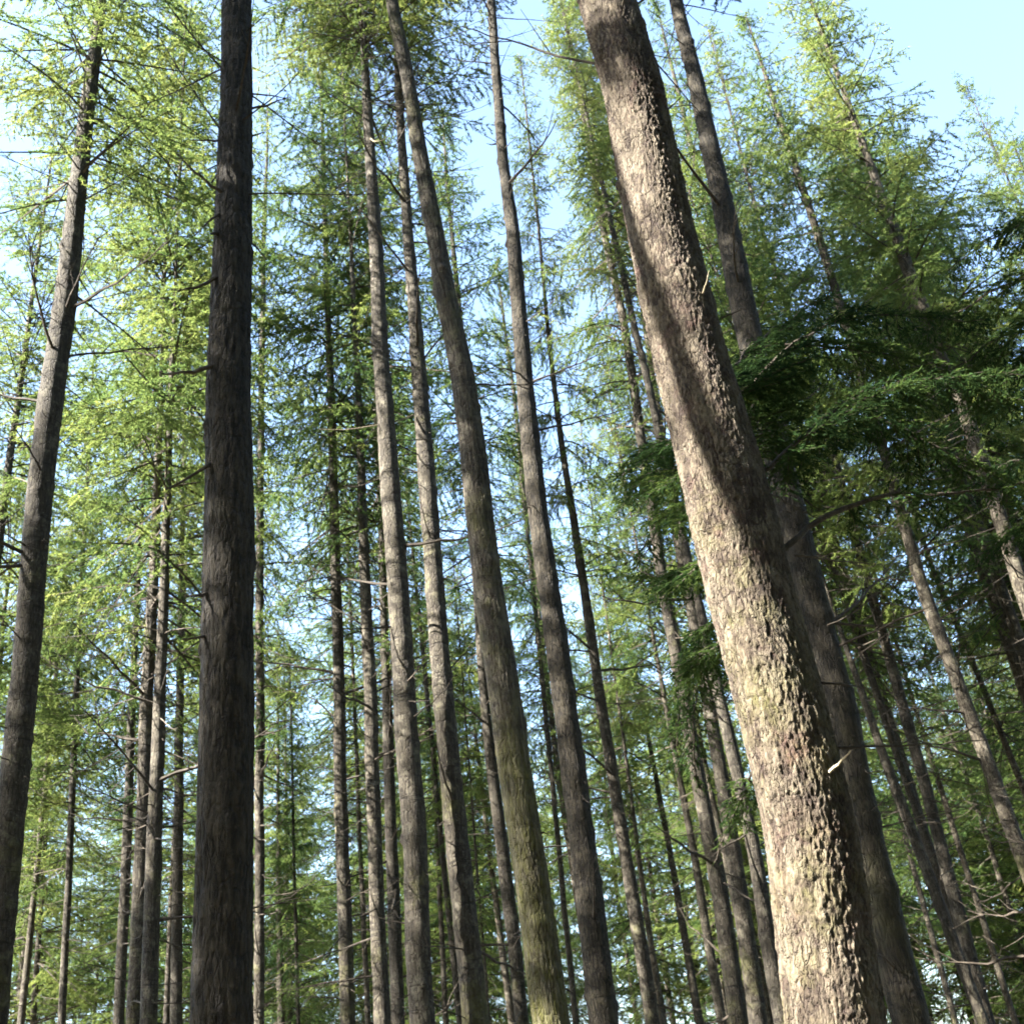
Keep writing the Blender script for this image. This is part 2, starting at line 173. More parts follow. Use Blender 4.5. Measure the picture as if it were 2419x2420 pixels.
def mesh_np(name, verts, faces, mats, smooth=True, mat_index=None, attrs=None):
    """verts (N,3), faces: list of (k,n) index arrays."""
    me = bpy.data.meshes.new(name)
    verts = np.asarray(verts, np.float32)
    loops = np.concatenate([f.ravel() for f in faces]).astype(np.int32)
    tot = np.concatenate([np.full(len(f), f.shape[1], np.int32) for f in faces])
    start = np.concatenate([[0], np.cumsum(tot)[:-1]]).astype(np.int32)
    me.vertices.add(len(verts))
    me.vertices.foreach_set('co', verts.ravel())
    me.loops.add(len(loops))
    me.loops.foreach_set('vertex_index', loops)
    me.polygons.add(len(tot))
    me.polygons.foreach_set('loop_start', start)
    me.polygons.foreach_set('loop_total', tot)
    me.polygons.foreach_set('use_smooth', np.full(len(tot), smooth, bool))
    if mat_index is not None:
        me.polygons.foreach_set('material_index', np.asarray(mat_index, np.int32))
    for k, v in (attrs or {}).items():
        a = me.attributes.new(k, 'FLOAT', 'POINT')
        a.data.foreach_set('value', np.asarray(v, np.float32))
    for m in mats:
        me.materials.append(m)
    me.update(calc_edges=True)
    return me


def link(name, data, parent=None, loc=None):
    o = bpy.data.objects.new(name, data)
    COL.objects.link(o)
    if parent is not None:
        o.parent = parent
    if loc is not None:
        o.location = loc
    return o


def norm(v):
    return v / (np.linalg.norm(v, axis=-1, keepdims=True) + 1e-9)


def vnoise(t, z, nt, cz, seed):
    """smooth value noise, periodic in t (0..1) with nt cells, cz cells per metre in z."""
    r = np.random.default_rng(seed)
    zz = z * cz + 1000.0
    ti = t * nt
    i0 = np.floor(ti).astype(int)
    j0 = np.floor(zz).astype(int)
    ft, fz = ti - i0, zz - j0
    ft, fz = ft * ft * (3 - 2 * ft), fz * fz * (3 - 2 * fz)
    tab = r.random((nt, 4096))
    g = lambda i, j: tab[i % nt, j % 4096]
    a = g(i0, j0) * (1 - ft) + g(i0 + 1, j0) * ft
    b = g(i0, j0 + 1) * (1 - ft) + g(i0 + 1, j0 + 1) * ft
    return a * (1 - fz) + b * fz


def plates(t, z, nt, cz, seed):
    """periodic cell noise: 0 in the cracks, rising to 1 on the plates; also a random value per plate."""
    r = np.random.default_rng(seed)
    jt, jz, val = r.random((nt, 2048)), r.random((nt, 2048)), r.random((nt, 2048))
    zz = z * cz + 500.0
    ti = t * nt
    i0, j0 = np.floor(ti).astype(int), np.floor(zz).astype(int)
    f1 = np.full(t.shape, 9.0)
    f2 = np.full(t.shape, 9.0)
    pv = np.zeros(t.shape)
    for di in (-1, 0, 1):
        for dj in (-1, 0, 1):
            ii, jj = (i0 + di) % nt, (j0 + dj) % 2048
            d = np.hypot(i0 + di + jt[ii, jj] - ti, j0 + dj + jz[ii, jj] - zz)
            near = d < f1
            f2 = np.where(near, f1, np.minimum(f2, d))
            pv = np.where(near, val[ii, jj], pv)
            f1 = np.where(near, d, f1)
    return np.clip((f2 - f1) * 2.6, 0, 1), pv


def trunk_mesh(name, poly, detail, seed, mat, ztop_fine=14.0):
    """stem following the measured points; local origin at its foot."""
    P = np.array(poly, float)
    foot = P[0, :3].copy()
    foot[2] = 0
    sides, dz = [(9, .6), (14, .16), (30, .06), (130, .024), (260, .009)][detail]
    zt = P[-1, 2]
    if detail >= 3:
        zs = np.concatenate([np.arange(-.3, 1.4, .08), np.arange(1.4, ztop_fine, dz), np.arange(ztop_fine, zt - .2, .25), [zt]])
    else:
        zs = np.concatenate([np.arange(-.3, zt - .5 * dz, dz), [zt]])
    fine = np.linspace(P[0, 2], zt, 400)
    k = np.hanning(31)
    k /= k.sum()

    def curve(c):
        v = np.interp(fine, P[:, 2], c)
        vp = np.concatenate([2 * v[0] - v[15:0:-1], v, 2 * v[-1] - v[-2:-17:-1]])
        return np.interp(zs, fine, np.convolve(vp, k, 'valid'))
    cx, cy, rad = curve(P[:, 0]) - foot[0], curve(P[:, 1]) - foot[1], np.maximum(np.interp(zs, P[:, 2], P[:, 3]), .008)
    rad = rad * (1 + .55 * np.exp(-np.maximum(zs, 0) / .35))
    # slow wobble of the stem
    cx = cx + rad * .16 * (np.interp(zs, np.arange(-1, 40, 1.3), np.random.default_rng(seed).normal(0, .5, 32)))
    cy = cy + rad * .16 * (np.interp(zs, np.arange(-1, 40, 1.3), np.random.default_rng(seed + 1).normal(0, .5, 32)))
    t = np.arange(sides) / sides
    TT, ZZ = np.meshgrid(t, zs)
    attrs = {}
    if detail >= 3:
        big = detail == 4
        ridged = name in ('trunk_dark',)
        warp = (vnoise(TT, ZZ, 8, 3, seed) - .5) * .08 + (vnoise(TT, ZZ, 34, 24, seed + 3) - .5) * .04
        tw = (TT + warp * (.35 if big else .25)) % 1.0
        n1 = 40 if big else 44
        pl, pv = plates(tw, ZZ + (vnoise(TT, ZZ, 14, 6, seed + 5) - .5) * .10, n1, 6 if big else 3.0, seed + 7)
        pl2, pv2 = plates((TT + warp * .4) % 1.0, ZZ + (vnoise(TT, ZZ, 60, 40, seed + 6) - .5) * .03, 104 if big else 90, 34 if big else 16, seed + 9)
        coarse = vnoise(TT, ZZ, 5, 1.2, seed + 11) - .5
        lump = vnoise(TT, ZZ, 12, 5, seed + 13) - .5
        rough = np.clip(vnoise(TT, ZZ, 6, 1.0, seed + 15) * 1.5 - .25 + (.30 if big else .3) - .04 * ZZ, .15, 1.1)
        amp = .006 if big else (.013 if ridged else .006)
        gash = np.clip((vnoise((TT + warp * .5) % 1.0, ZZ, 64, 11, seed + 17) - .74) / .08, 0, 1) * np.clip(vnoise(TT, ZZ, 5, 1.5, seed + 18) * 2 - .5, 0, 1)
        grit = sum(a_ * np.abs(2 * vnoise((TT + warp * .3) % 1.0, ZZ, n_, c_, seed + 30 + n_) - 1) for a_, n_, c_ in ((.3, 60, 9), (1, 96, 15), (.8, 140, 30)))
        disp = rough * amp * (np.minimum(pl, .5) / .5 * (.6 + .8 * pv) - .6) + (.0070 if big else .004) * (np.minimum(pl2 * 2.2, 1) * (.15 + 1.1 * pv2) - .5) * (.45 + rough * .6) + (.0080 if big else .006) * (grit - 1.0) * (.5 + .6 * rough) + .022 * coarse + .005 * lump - (.007 if big else .005) * gash
        pl2 = np.minimum(pl2 * 1.6, 1) * (1 - gash)
        if ridged:
            ws = (vnoise(TT, ZZ, 10, 2.5, seed + 40) - .5) * .03 + (vnoise(TT, ZZ, 40, 14, seed + 41) - .5) * .03
            ra = np.abs(2 * vnoise((TT + ws) % 1.0, ZZ, 34, 4.0, seed + 42) - 1)
            rb = np.abs(2 * vnoise((TT + ws) % 1.0, ZZ, 60, 12.0, seed + 43) - 1)
            disp = .012 * np.minimum(ra, .45) / .45 + .008 * rb + .010 * coarse - .012
            pl = np.clip(np.minimum(ra * 2.6, .25 + rb * 1.5), 0, 1) / 2.2
            pl2 = np.ones_like(pl)
        attrs['furrow'] = (1 - np.clip(np.minimum(pl * 2.2, .35 + pl2), 0, 1)).ravel()
        attrs['plate'] = (.6 * pv + .4 * pv2).ravel()
    else:
        disp = rad[:, None] * (.06 * (vnoise(TT, ZZ, 4, 1.1, seed) - .5) + .07 * (vnoise(TT, ZZ, 7, 5, seed + 2) - .5))
        ring = np.interp(zs, np.arange(-1, 40, .21), np.clip(np.random.default_rng(seed + 4).normal(0, 1, 196), 0, 2))
        disp = disp + (rad * .035 * ring)[:, None]
    # knots where branches broke off
    r = np.random.default_rng(seed + 20)
    nk = {0: 0, 1: 40, 2: 70, 3: 30, 4: 24}[detail]
    for _ in range(nk):
        kz, kt = r.uniform(1.5, min(zt * .8, 17)), r.random()
        rr = np.interp(kz, zs, rad)
        s = r.uniform(.025, .05) * (1.2 if detail >= 3 else 1)
        m = np.abs(zs - kz) < .3
        dt = np.abs((t - kt + .5) % 1 - .5) * 2 * np.pi * rr
        g = np.exp(-((zs[m] - kz)[:, None] ** 2 + dt[None, :] ** 2) / (2 * s * s))
        disp[m] += g * r.uniform(.012, .03)
    RR = rad[:, None] + disp
    A = 2 * np.pi * TT
    V = np.stack([cx[:, None] + RR * np.cos(A), cy[:, None] + RR * np.sin(A), ZZ], -1).reshape(-1, 3)
    n = len(zs)
    i, j = np.meshgrid(np.arange(n - 1), np.arange(sides), indexing='ij')
    a = i * sides + j
    b = i * sides + (j + 1) % sides
    q = np.stack([a, b, b + sides, a + sides], -1).reshape(-1, 4)
    axis = lambda z: (np.interp(z, zs, cx), np.interp(z, zs, cy), np.interp(z, zs, rad))
    return mesh_np(name, V, [q], [mat], True, None, attrs), foot, axis


def tube(pts, r_a, r_b, sides=5, bend=0.0, seed=0):
    """tapered tube along points -> verts, quads."""
    P = np.array(pts, float)
    if bend:
        P[1:] += np.random.default_rng(seed).normal(0, bend, P[1:].shape)
    n = len(P)
    T = norm(np.gradient(P, axis=0))
    ref = np.array([.31, .17, .93]) if abs(T[0, 2]) < .9 else np.array([1., 0, 0])
    B = norm(np.cross(T, ref))
    N = np.cross(B, T)
    rr = np.linspace(r_a, r_b, n)
    ang = np.arange(sides) * 2 * np.pi / sides
    V = P[:, None] + rr[:, None, None] * (np.cos(ang)[None, :, None] * B[:, None] + np.sin(ang)[None, :, None] * N[:, None])
    i, j = np.meshgrid(np.arange(n - 1), np.arange(sides), indexing='ij')
    a = i * sides + j
    b = i * sides + (j + 1) % sides
    q = np.stack([a, b, b + sides, a + sides], -1).reshape(-1, 4)
    return V.reshape(-1, 3), q


def resample(pts, n):
    P = np.array(pts, float)
    d = np.concatenate([[0], np.cumsum(np.linalg.norm(np.diff(P, axis=0), axis=1))])
    s = np.linspace(0, d[-1], n)
    Q = np.stack([np.interp(s, d, P[:, k]) for k in range(3)], 1)
    if len(P) > 2:
        for _ in range(2):
            Q[1:-1] = .25 * Q[:-2] + .5 * Q[1:-1] + .25 * Q[2:]
    return Q, d[-1]


def sprays(P, L, r, twig, spacing, start, sp_len, sp_w, sp_step, droop, flat=.35):
    """needle sprays on side twigs along a bough curve P -> triangles (n,3,3), tint, twig lines (base, mid, tip)."""
    s_all = np.linspace(0, 1, len(P))
    T = norm(np.gradient(P, axis=0))
    m = max(3, int(L * (1 - start) / spacing))
    s = np.clip(np.repeat(np.linspace(start, 1, m), 2) + r.normal(0, .3 / m, 2 * m), 0, 1)
    side = np.tile([1., -1.], m)
    at = lambda A: np.stack([np.interp(s, s_all, A[:, k]) for k in range(3)], 1)
    p, t = at(P), norm(at(T))
    up = np.array([0, 0, 1.])
    b = norm(np.cross(t, up))
    a = np.radians(r.uniform(38, 75, 2 * m))
    d = np.cos(a)[:, None] * t + (np.sin(a) * side)[:, None] * b + r.normal(0, flat * .5, (2 * m, 3))
    d[:, 2] -= droop * r.uniform(.3, 1.2, 2 * m)
    d = norm(d)
    shape = np.clip(1.25 - .95 * (s - start) / (1 - start), .22, 1) * np.clip((s - start) / .12 + .45, 0, 1)
    ln = twig * shape * r.uniform(.55, 1.25, 2 * m)
    ln *= (r.random(2 * m) > .12)
    n = np.maximum((ln / sp_step).astype(int), 1)
    idx = np.repeat(np.arange(2 * m), n)
    K = len(idx)
    q = r.random(K) ** .8
    sag = droop * .45
    pos = p[idx] + d[idx] * (q * ln[idx])[:, None]
    pos[:, 2] -= sag * ln[idx] * q * q
    sd = np.where(r.random(K) < .5, 1., -1.)
    nb = norm(np.cross(d[idx], up) + 1e-4)
    aa = np.radians(r.uniform(15, 62, K))
    e = np.cos(aa)[:, None] * d[idx] + (np.sin(aa) * sd)[:, None] * nb + r.normal(0, flat, (K, 3))
    e[:, 2] -= .18
    e = norm(e)
    w = norm(np.cross(e, norm(up + r.normal(0, .55, (K, 3)))))
    le = sp_len * r.uniform(.55, 1.3, K)
    we = sp_w * r.uniform(.6, 1.3, K)
    tri = np.stack([pos - w * we[:, None] * .5, pos + w * we[:, None] * .5, pos + e * le[:, None]], 1)
    tint = np.clip(r.uniform(0, 1) * .55 + r.random(2 * m)[idx] * .28 + r.random(K) * .22, 0, 1)
    tip = p + d * ln[:, None]
    tip[:, 2] -= sag * ln
    mid = p + d * ln[:, None] * .5
    mid[:, 2] -= sag * ln * .25
    return tri, tint, np.stack([p, mid, tip], 1)


class Bag:
    def __init__(self):
        self.v, self.q, self.tv, self.tt = [], [], [], []
        self.n = 0

    def tube(self, *a, **k):
        v, q = tube(*a, **k)
        self.v.append(v)
        self.q.append(q + self.n)
        self.n += len(v)

    def tris(self, tri, tint):
        self.tv.append(tri.reshape(-1, 3))
        self.tt.append(np.repeat(tint, 3))

    def mesh(self, name, wood, leaf):
        V = list(self.v)
        faces, mi = [], []
        tint = [np.zeros(self.n)]
        if self.q:
            q = np.concatenate(self.q)
            faces.append(q)
            mi.append(np.zeros(len(q), int))
        if self.tv:
            tv = np.concatenate(self.tv)
            V.append(tv)
            faces.append(np.arange(len(tv)).reshape(-1, 3) + self.n)
            mi.append(np.full(len(tv) // 3, 1 if self.q else 0, int))
            tint.append(np.concatenate(self.tt))
        mats = ([wood] if self.q else []) + ([leaf] if self.tv else [])
        return mesh_np(name, np.concatenate(V), faces, mats, False, np.concatenate(mi), {'tint': np.concatenate(tint)})


# ---------------------------------------------------------------- materials
def new_mat(name):
    m = bpy.data.materials.new(name)
    m.use_nodes = True
    nt = m.node_tree
    nt.nodes.clear()
    out = nt.nodes.new('ShaderNodeOutputMaterial')
    return m, nt, out


def nd(nt, t, **kw):
    n = nt.nodes.new(t)
    for k, v in kw.items():
        if k == 'inp':
            for a, b in v.items():
                n.inputs[a].default_value = b
        else:
            setattr(n, k, v)
    return n


def ramp(nt, stops):
    n = nt.nodes.new('ShaderNodeValToRGB')
    e = n.color_ramp.elements
    while len(e) < len(stops):
        e.new(0.5)
    for el, (p, c) in zip(e, stops):
        el.position = p
        el.color = c if len(c) == 4 else (*c, 1)
    return n


def mixc(nt, fac, a, b):
    n = nt.nodes.new('ShaderNodeMix')
    n.data_type = 'RGBA'
    for sock, val in ((n.inputs[0], fac), (n.inputs[6], a), (n.inputs[7], b)):
        if hasattr(val, 'is_output') or isinstance(val, bpy.types.NodeSocket):
            nt.links.new(val, sock)
        else:
            sock.default_value = val if not isinstance(val, tuple) or len(val) == 4 else (*val, 1)
    return n.outputs[2]


def noise(nt, vec, scale, detail=4, rough=.6, dist=0.0):
    n = nd(nt, 'ShaderNodeTexNoise', inp={'Scale': scale, 'Detail': detail, 'Roughness': rough, 'Distortion': dist})
    nt.links.new(vec, n.inputs['Vector'])
    return n.outputs['Fac']


def mapping(nt, vec, scale):
    n = nd(nt, 'ShaderNodeMapping')
    n.inputs['Scale'].default_value = scale
    nt.links.new(vec, n.inputs['Vector'])
    return n.outputs[0]


def math_n(nt, op, a, b=None, clamp=False):
    n = nd(nt, 'ShaderNodeMath', operation=op, use_clamp=clamp)
    for i, v in enumerate((a, b)):
        if v is None:
            continue
        if isinstance(v, (int, float)):
            n.inputs[i].default_value = v
        else:
            nt.links.new(v, n.inputs[i])
    return n.outputs[0]


def bark(name, dark, light, pale, moss, furrow_col, bump=.5, fine=1.0, red=None, rings=.75, crack=(26, .3, .10, .7)):
    m, nt, out = new_mat(name)
    L = nt.links
    tc = nd(nt, 'ShaderNodeTexCoord')
    oi = nd(nt, 'ShaderNodeObjectInfo')
    off = nd(nt, 'ShaderNodeVectorMath', operation='MULTIPLY_ADD')
    L.new(oi.outputs['Random'], off.inputs[0])
    off.inputs[1].default_value = (37, 53, 91)
    L.new(tc.outputs['Object'], off.inputs[2])
    v = off.outputs[0]
    stretch = mapping(nt, v, (1, 1, .16))
    furrows = noise(nt, stretch, 34 * fine, 5, .65, .4)
    mott = noise(nt, v, 5.5, 5, .6)
    broad = noise(nt, v, 1.1, 3, .55)
    c = mixc(nt, ramp_fac(nt, furrows, .40, .60), (*dark, 1), (*light, 1))
    c = mixc(nt, math_n(nt, 'MULTIPLY', ramp_fac(nt, mott, .52, .68), .65), c, (*pale, 1))
    band = noise(nt, mapping(nt, v, (1.6, 1.6, 15)), 1.0, 3, .7)
    c = mixc(nt, math_n(nt, 'MULTIPLY', ramp_fac(nt, band, .585, .64), rings), c, (dark[0] * .62, dark[1] * .60, dark[2] * .6, 1))
    sp = noise(nt, mapping(nt, v, (1, 1, .55)), 42 * fine, 5, .75)
    c = mixc(nt, math_n(nt, 'MULTIPLY', ramp_fac(nt, sp, .53, .62), .75), c, (*dark, 1))
    lich = noise(nt, v, 19 * fine, 4, .7)
    c = mixc(nt, math_n(nt, 'MULTIPLY', ramp_fac(nt, lich, .60, .68), .7), c, (*pale, 1))
    cs, cz, cw, ck = crack
    wob = nd(nt, 'ShaderNodeTexNoise', inp={'Scale': 14.0 * fine, 'Detail': 3.0})
    L.new(v, wob.inputs['Vector'])
    wv = nd(nt, 'ShaderNodeVectorMath', operation='MULTIPLY_ADD')
    L.new(wob.outputs['Color'], wv.inputs[0])
    wv.inputs[1].default_value = (.035, .035, .06)
    L.new(v, wv.inputs[2])
    vo = nd(nt, 'ShaderNodeTexVoronoi', feature='DISTANCE_TO_EDGE', inp={'Scale': cs})
    L.new(mapping(nt, wv.outputs[0], (1, 1, cz)), vo.inputs['Vector'])
    edge = ramp_fac(nt, vo.outputs['Distance'], cw, cw * .25)
    brk = ramp_fac(nt, noise(nt, v, 7.0, 3, .6), .38, .56)
    edge = math_n(nt, 'MULTIPLY', edge, brk)
    c = mixc(nt, math_n(nt, 'MULTIPLY', edge, ck), c, (*furrow_col, 1))
    if red:
        rn = noise(nt, v, 4.3, 5, .7, .6)
        c = mixc(nt, math_n(nt, 'MULTIPLY', ramp_fac(nt, rn, .54, .66), .7), c, (*red, 1))
        gn = noise(nt, mapping(nt, v, (1, 1, .45)), 9.0, 6, .75)
        c = mixc(nt, math_n(nt, 'MULTIPLY', ramp_fac(nt, gn, .48, .58), .75), c, (*dark, 1))
    # moss film, more on some stems than others
    am = nd(nt, 'ShaderNodeAttribute', attribute_type='OBJECT', attribute_name='moss')
    mf = math_n(nt, 'ADD', math_n(nt, 'MULTIPLY', broad, .7), math_n(nt, 'MULTIPLY', mott, .5))
    sx = nd(nt, 'ShaderNodeSeparateXYZ')
    L.new(tc.outputs['Object'], sx.inputs[0])
    low = math_n(nt, 'ADD', math_n(nt, 'MULTIPLY', ramp_fac(nt, sx.outputs['Z'], 7.5, 2.0), .42), .16)
    mf = math_n(nt, 'ADD', mf, math_n(nt, 'MULTIPLY', am.outputs['Fac'], low))
    fl = noise(nt, v, 26, 3, .6)
    mf = math_n(nt, 'ADD', mf, math_n(nt, 'MULTIPLY', fl, .25))
    c = mixc(nt, math_n(nt, 'MULTIPLY', ramp_fac(nt, mf, .88, 1.12), .8), c, (*moss, 1))
    af = nd(nt, 'ShaderNodeAttribute', attribute_name='furrow')
    c = mixc(nt, math_n(nt, 'MULTIPLY', af.outputs['Fac'], .75), c, (*furrow_col, 1))
    ap = nd(nt, 'ShaderNodeAttribute', attribute_name='plate')
    c = mixc(nt, math_n(nt, 'MULTIPLY', ramp_fac(nt, ap.outputs['Fac'], .35, .85), .35), c, (*pale, 1))
    hv = nd(nt, 'ShaderNodeHueSaturation')
    L.new(c, hv.inputs['Color'])
    L.new(math_n(nt, 'ADD', math_n(nt, 'MULTIPLY', oi.outputs['Random'], .5), .78), hv.inputs['Value'])
    bs = nd(nt, 'ShaderNodeBsdfPrincipled', inp={'Roughness': .86})
    bs.inputs['Specular IOR Level'].default_value = .25
    L.new(hv.outputs[0], bs.inputs['Base Color'])
    h = math_n(nt, 'ADD', furrows, math_n(nt, 'MULTIPLY', noise(nt, mapping(nt, v, (1, 1, .5)), 90 * fine, 4, .7), .6))
    h = math_n(nt, 'SUBTRACT', h, math_n(nt, 'MULTIPLY', ramp_fac(nt, band, .58, .70), .65 * rings))
    h = math_n(nt, 'SUBTRACT', h, math_n(nt, 'MULTIPLY', edge, .9))
    bp = nd(nt, 'ShaderNodeBump', inp={'Strength': bump, 'Distance': .02})
    L.new(h, bp.inputs['Height'])
    L.new(bp.outputs[0], bs.inputs['Normal'])
    L.new(bs.outputs[0], out.inputs[0])
    return m


def ramp_fac(nt, sock, lo, hi):
    n = nd(nt, 'ShaderNodeMapRange', inp={'From Min': lo, 'From Max': hi})
    nt.links.new(sock, n.inputs['Value'])
    return n.outputs[0]


def leaf(name, stops, trans=.42):
    m, nt, out = new_mat(name)
    L = nt.links
    a = nd(nt, 'ShaderNodeAttribute', attribute_name='tint')
    oi = nd(nt, 'ShaderNodeObjectInfo')
    f = math_n(nt, 'ADD', math_n(nt, 'MULTIPLY', a.outputs['Fac'], .72), math_n(nt, 'MULTIPLY', oi.outputs['Random'], .28))
    r = ramp(nt, stops)
    L.new(f, r.inputs[0])
    df = nd(nt, 'ShaderNodeBsdfDiffuse')
    L.new(r.outputs[0], df.inputs[0])
    tr = nd(nt, 'ShaderNodeBsdfTranslucent')
    hv = nd(nt, 'ShaderNodeHueSaturation', inp={'Hue': .49, 'Saturation': .97, 'Value': 1.35})
    L.new(r.outputs[0], hv.inputs['Color'])
    L.new(hv.outputs[0], tr.inputs[0])
    mx = nd(nt, 'ShaderNodeMixShader', inp={0: trans})
    L.new(df.outputs[0], mx.inputs[1])
    L.new(tr.outputs[0], mx.inputs[2])
    gl = nd(nt, 'ShaderNodeBsdfGlossy', inp={'Roughness': .45})
    gl.inputs['Color'].default_value = (.4, .42, .42, 1)
    m2 = nd(nt, 'ShaderNodeMixShader', inp={0: .008})
    L.new(mx.outputs[0], m2.inputs[1])
    L.new(gl.outputs[0], m2.inputs[2])
    L.new(m2.outputs[0], out.inputs[0])
    return m


BARK = bark('bark_grey', (.019, .0155, .011), (.058, .049, .035), (.140, .126, .095), (.068, .067, .012), (.014, .010, .008), .8, 1.0, None, .75, (18, .35, .10, .6))
BARK_BIG = bark('bark_flaky', (.028, .0205, .014), (.092, .073, .050), (.180, .152, .110), (.062, .060, .015), (.018, .010, .008), 1.0, 1.5, (.062, .032, .026), .1, (34, .30, .13, .85))
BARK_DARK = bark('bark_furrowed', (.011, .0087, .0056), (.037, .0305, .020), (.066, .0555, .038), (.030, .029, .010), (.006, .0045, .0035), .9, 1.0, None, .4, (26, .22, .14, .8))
TWIG = bark('twig_bark', (.028, .022, .017), (.055, .045, .034), (.11, .092, .07), (.045, .048, .018), (.03, .024, .018), .2)
PALEWOOD = bark('bleached_wood', (.20, .17, .11), (.29, .25, .17), (.33, .29, .2), (.24, .22, .07), (.2, .16, .12), .2)
LEAF = leaf('fir_needles', [(0, (.017, .046, .022)), (.3, (.046, .088, .026)), (.65, (.108, .146, .037)), (1, (.180, .196, .055))], .52)
LEAF_HEM = leaf('hemlock_needles', [(0, (.008, .020, .009)), (.45, (.017, .036, .011)), (.8, (.042, .066, .015)), (1, (.075, .098, .02))], .42)  # the boughs' shade and sun flecks are put into these greens

gm, nt, out = new_mat('forest_floor')
tc = nd(nt, 'ShaderNodeTexCoord')
r_ = ramp(nt, [(.3, (.05, .038, .024)), (.5, (.09, .07, .04)), (.62, (.06, .085, .025)), (.8, (.11, .09, .05))])
nt.links.new(noise(nt, tc.outputs['Object'], .8, 8, .7), r_.inputs[0])
bs = nd(nt, 'ShaderNodeBsdfPrincipled', inp={'Roughness': .95})
nt.links.new(r_.outputs[0], bs.inputs['Base Color'])
bp = nd(nt, 'ShaderNodeBump', inp={'Strength': .8, 'Distance': .1})
nt.links.new(noise(nt, tc.outputs['Object'], 6, 6, .7), bp.inputs['Height'])
nt.links.new(bp.outputs[0], bs.inputs['Normal'])
nt.links.new(bs.outputs[0], out.inputs[0])

# ---------------------------------------------------------------- ground
gx = np.concatenate([[-1500, -600, -250], np.arange(-120, 121, 4.0), [250, 600, 1500]])
X, Y = np.meshgrid(gx, gx)
Z = .22 * np.sin(X * .21 + 1) * np.cos(Y * .17) + .12 * np.sin(X * .5 + Y * .37) - .12
n = len(gx)
i, j = np.meshgrid(np.arange(n - 1), np.arange(n - 1), indexing='ij')
a = i * n + j
g = link('forest_floor', mesh_np('forest_floor', np.stack([X, Y, Z], -1).reshape(-1, 3), [np.stack([a, a + 1, a + n + 1, a + n], -1).reshape(-1, 4)], [gm]))
g['kind'] = 'structure'
g['label'] = 'brown and mossy forest floor'

# leafy ring added unseen below the view to block light from the open horizon
ur = np.random.default_rng(77)
N_U = 90000
az_u = ur.uniform(-math.pi, math.pi, N_U)
front = np.abs(az_u) < math.radians(52)
rad_u = np.where(front, ur.uniform(62, 88, N_U), ur.uniform(24, 58, N_U))
top_u = (5.2 + 1.8 * np.sin(az_u * 9 + 1) + 1.2 * np.sin(az_u * 23 + rad_u * .4)) * np.where(front, .8, 1.25)
pos_u = np.stack([rad_u * np.sin(az_u), rad_u * np.cos(az_u), ur.random(N_U) ** .8 * top_u], 1)
e_u = norm(ur.normal(0, 1, (N_U, 3)))
w_u = norm(np.cross(e_u, ur.normal(0, 1, (N_U, 3))))
l_u = ur.uniform(.25, .65, (N_U, 1))
SCREEN_TRIS = (pos_u - w_u * l_u * .35, pos_u + w_u * l_u * .35, pos_u + e_u * l_u)

# ---------------------------------------------------------------- crowns
def crown_mesh(k, bare=False):
    r = np.random.default_rng(100 + k)
    B = Bag()
    H = 14.0
    R = r.uniform(2.3, 3.0)
    zs = []
    z = -1.2
    while z < H - .15:
        for _ in range(int(r.integers(3, 8))):
            zs.append(z + r.normal(0, .10))
        if r.random() < .5:
            zs.append(z + r.uniform(.1, .3))
        z += r.uniform(.22, .72) * (1.15 - .5 * max(z, 0) / H)
    for z in zs:
        h = np.clip(z / H, 0, 1)
        prof = np.clip(1.0 - h, 0, 1) ** .7 * np.clip(.6 + 2.0 * h, 0, 1.0)
        L = max(.25, R * prof * r.choice([r.uniform(.3, .7), r.uniform(.7, 1.15), r.uniform(1.0, 1.5)], p=[.3, .5, .2]))
        az = r.uniform(0, 2 * np.pi)
        rise = (.12 + .75 * h ** 1.5) + r.normal(0, .26) - .15 * (h < .3)
        s = np.linspace(0, 1, 8)
        rad = s * L
        zz = z + L * (rise * s - (.55 - .3 * h) * s ** 2 + .30 * s ** 3)
        side = r.normal(0, .10) * L * s ** 2
        P = np.stack([rad * np.cos(az) - side * np.sin(az), rad * np.sin(az) + side * np.cos(az), zz], 1)
        B.tube(P[::1], .006 + .008 * L, .003, 3)
        dens = 1.0 if h > .12 else .7
        if bare or r.random() < (.10 if h > .2 else .25):
            continue
        tri, tint, tw = sprays(P, L, r, (.24 + .27 * L), .115 / dens, .08 + (.3 if h < .25 else .08) * r.random(), .080, .0195, .0098, .42, .5)
        B.tris(tri, tint)
        for q in tw[::3]:
            B.tube(q, .0045, .0025, 3)
    # bare dead boughs below the living crown
    for _ in range(46):
        z = -r.uniform(0, 1) ** 1.3 * 9.0 + .8
        L = r.uniform(.5, 2.0) * (1 + .035 * z)
        az = r.uniform(0, 2 * np.pi)
        s = np.linspace(0, 1, 7)
        lift = r.normal(.05, .25)
        zz = z + L * (lift * s - .45 * s ** 2 + .40 * s ** 3)
        side = r.normal(0, .15) * L * s ** 2
        P = np.stack([s * L * np.cos(az) - side * np.sin(az), s * L * np.sin(az) + side * np.cos(az), zz], 1)
        B.tube(P, .005 + .0055 * L, .003, 3)
        for _ in range(r.integers(2, 7)):
            u = r.uniform(.3, .95)
            p = np.array([np.interp(u, s, P[:, c]) for c in range(3)])
            d = norm(P[-1] - P[0] + r.normal(0, .6 * L, 3))
            l = r.uniform(.15, .5) * L * (1.1 - u)
            B.tube([p, p + d * l * .5, p + d * l + [0, 0, .12 * l]], .0045, .002, 3)
    return B.mesh('crown_%d' % k, TWIG, LEAF)


